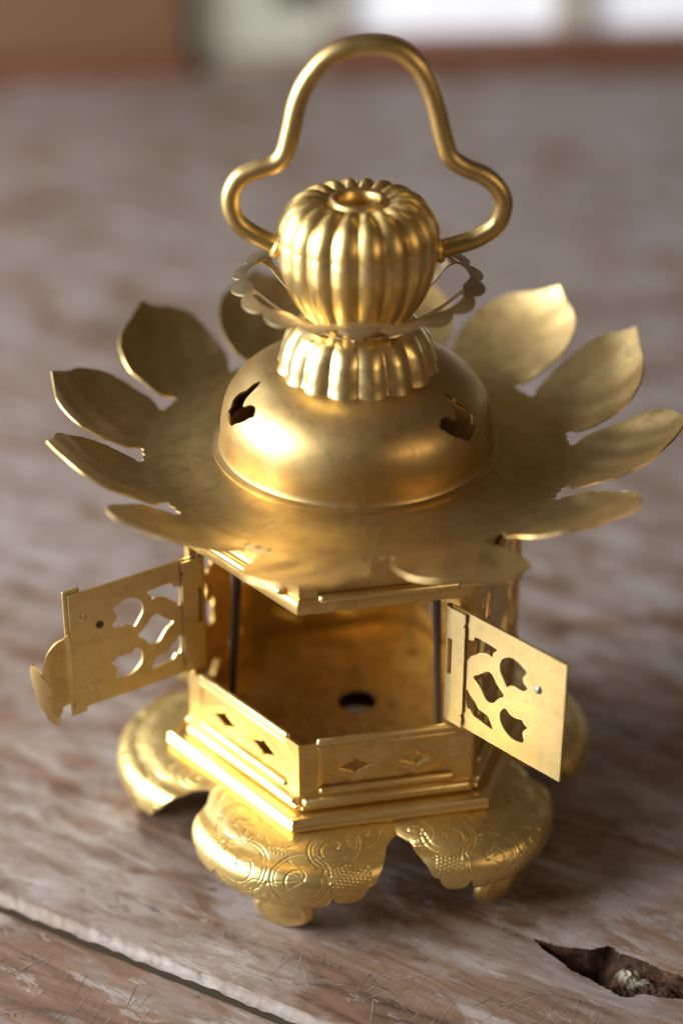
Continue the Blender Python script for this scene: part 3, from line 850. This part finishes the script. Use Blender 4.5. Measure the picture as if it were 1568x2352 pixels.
# cup: scalloped rim ribbon, eight arms, small disc
mb = MB(); n = 480
def rim_pt(a, e):       # e 0 inner .. 1 outer
    sc = abs(math.cos(9*a))**.6
    pet = abs(math.cos(4.5*a))**4
    ri = 2.45-.16*pet; ro = 2.57+.21*sc
    r = ri+(ro-ri)*e
    z = 13.97-.06*max(0, (r-2.40)/.3)**1.3+.03*math.cos(5*a)
    return (r*math.sin(a), -r*math.cos(a), z)
V = []
for e in np.linspace(0, 1, 7):
    for j in range(n): V.append(rim_pt(2*math.pi*j/n, e))
F = grid_faces(7, n, True); N = len(V)
V2 = [(x, y, z-.035) for x, y, z in V]
F2 = [tuple(i+N for i in f[::-1]) for f in F]
R1 = [(j, j+N, (j+1) % n+N, (j+1) % n) for j in range(n)]
R2 = [(6*n+(j+1) % n, 6*n+(j+1) % n+N, 6*n+j+N, 6*n+j) for j in range(n)]
mb.add(V+V2, F+F2+R1+R2)
ap_ = cr([(1.0, 12.99), (1.25, 13.06), (1.6, 13.27), (1.95, 13.55), (2.20, 13.79), (2.42, 13.955)], 6)
for k in range(9):
    a0 = 2*math.pi*k/9; V = []
    for i, (r, z) in enumerate(ap_):
        s_ = i/(len(ap_)-1)
        wv = .095+.22*max(0, (s_-.78)/.22)**2+.10*max(0, (.15-s_)/.15)
        for q in (-1, -.5, 0, .5, 1):
            t = wv*q
            V.append((r*math.sin(a0)+t*math.cos(a0), -r*math.cos(a0)+t*math.sin(a0), z))
    F = grid_faces(len(ap_), 5); N = len(V)
    V2 = [(x, y, z-.04) for x, y, z in V]
    F2 = [tuple(i+N for i in f[::-1]) for f in F]
    nr = len(ap_)
    RR = [(i*5, i*5+N, (i+1)*5+N, (i+1)*5) for i in range(nr-1)]+[((i+1)*5+4, (i+1)*5+4+N, i*5+4+N, i*5+4) for i in range(nr-1)]
    mb.add(V+V2, F+F2+RR)
V, F = lathe([(.5, 13.02), (1.08, 13.02), (1.1, 12.99), (1.08, 12.96), (.5, 12.96)], 64); mb.add(V, F)
mb.build('pierced_cup', CUP, L, angle=45)
fl18 = flute(18, 1.0, .9)
bp = cr([(.68, 12.92), (.92, 13.0), (1.24, 13.30), (1.55, 13.84), (1.70, 14.40), (1.72, 14.78), (1.69, 15.04)], 6)
V, F = lathe(bp, 360, lambda a, s, r: r-.07*min(1, .35+s)+.105*min(1, .35+s)*fl18(a))
bud = mesh('bud', V, F, GOLDB, L, 70)
bp2 = cr([(1.69, 15.0), (1.72, 15.05), (1.68, 15.26), (1.57, 15.48), (1.38, 15.68), (1.14, 15.80), (.92, 15.83), (.76, 15.79), (.62, 15.74)], 6)
def ub(a, s, r):
    k = 1 if s < .5 else max(0, 1-(s-.5)/.45)
    return r-.07*k+.105*k*fl18(a)
def ubz(a, s):
    k = max(0, min(1, (s-.35)/.3))*max(0, min(1, (1-s)/.25)); return (.11*fl18(a)-.06)*k
V, F = lathe(bp2, 360, ub, ubz); mesh('bud_cap', V, F, GOLD, bud, 70)
V, F = lathe([(.64, 15.74), (.63, 15.80), (.58, 15.845), (.52, 15.85), (.46, 15.83), (.42, 15.78), (.41, 15.6), (.40, 15.1), (0.02, 15.1)], 64)
mesh('rim', V, F, GOLD, bud, 60)

# --- carrying handle
hp_ = [(-1.55, 14.68), (-1.75, 14.75), (-2.25, 15.0), (-2.6, 15.31), (-2.73, 15.77), (-2.56, 16.23), (-2.17, 16.45), (-1.75, 16.60), (-1.55, 16.85), (-1.41, 17.37), (-1.29, 17.91), (-1.08, 18.39), (-.71, 18.84), (-.29, 19.08), (.25, 19.17), (.76, 19.08), (1.18, 18.75), (1.44, 18.3), (1.62, 17.77), (1.77, 17.18), (1.93, 16.76), (2.22, 16.53), (2.65, 16.34), (2.97, 16.04), (3.08, 15.69), (2.95, 15.23), (2.56, 14.92), (2.13, 14.76), (1.72, 14.65), (1.5, 14.6)]
P = cr([(x, 0, z) for x, z in hp_], 6)
V, F = tube(P, .205, 20); mesh('handle', V, F, HANDLE, L, 60)
for x_, z_ in ((-1.74, 14.74), (1.74, 14.65)):
    V, F = lathe(cr([(.205, -.10), (.27, -.07), (.30, 0), (.27, .07), (.205, .10)], 4), 20)
    V = [(z, x, y) for x, y, z in V]
    o = mesh('handle_collar', V, F, GOLD, L, 60); o.location = (x_*S, 0, z_*S); o.rotation_euler = (0, R(25 if x_ < 0 else -12), 0)
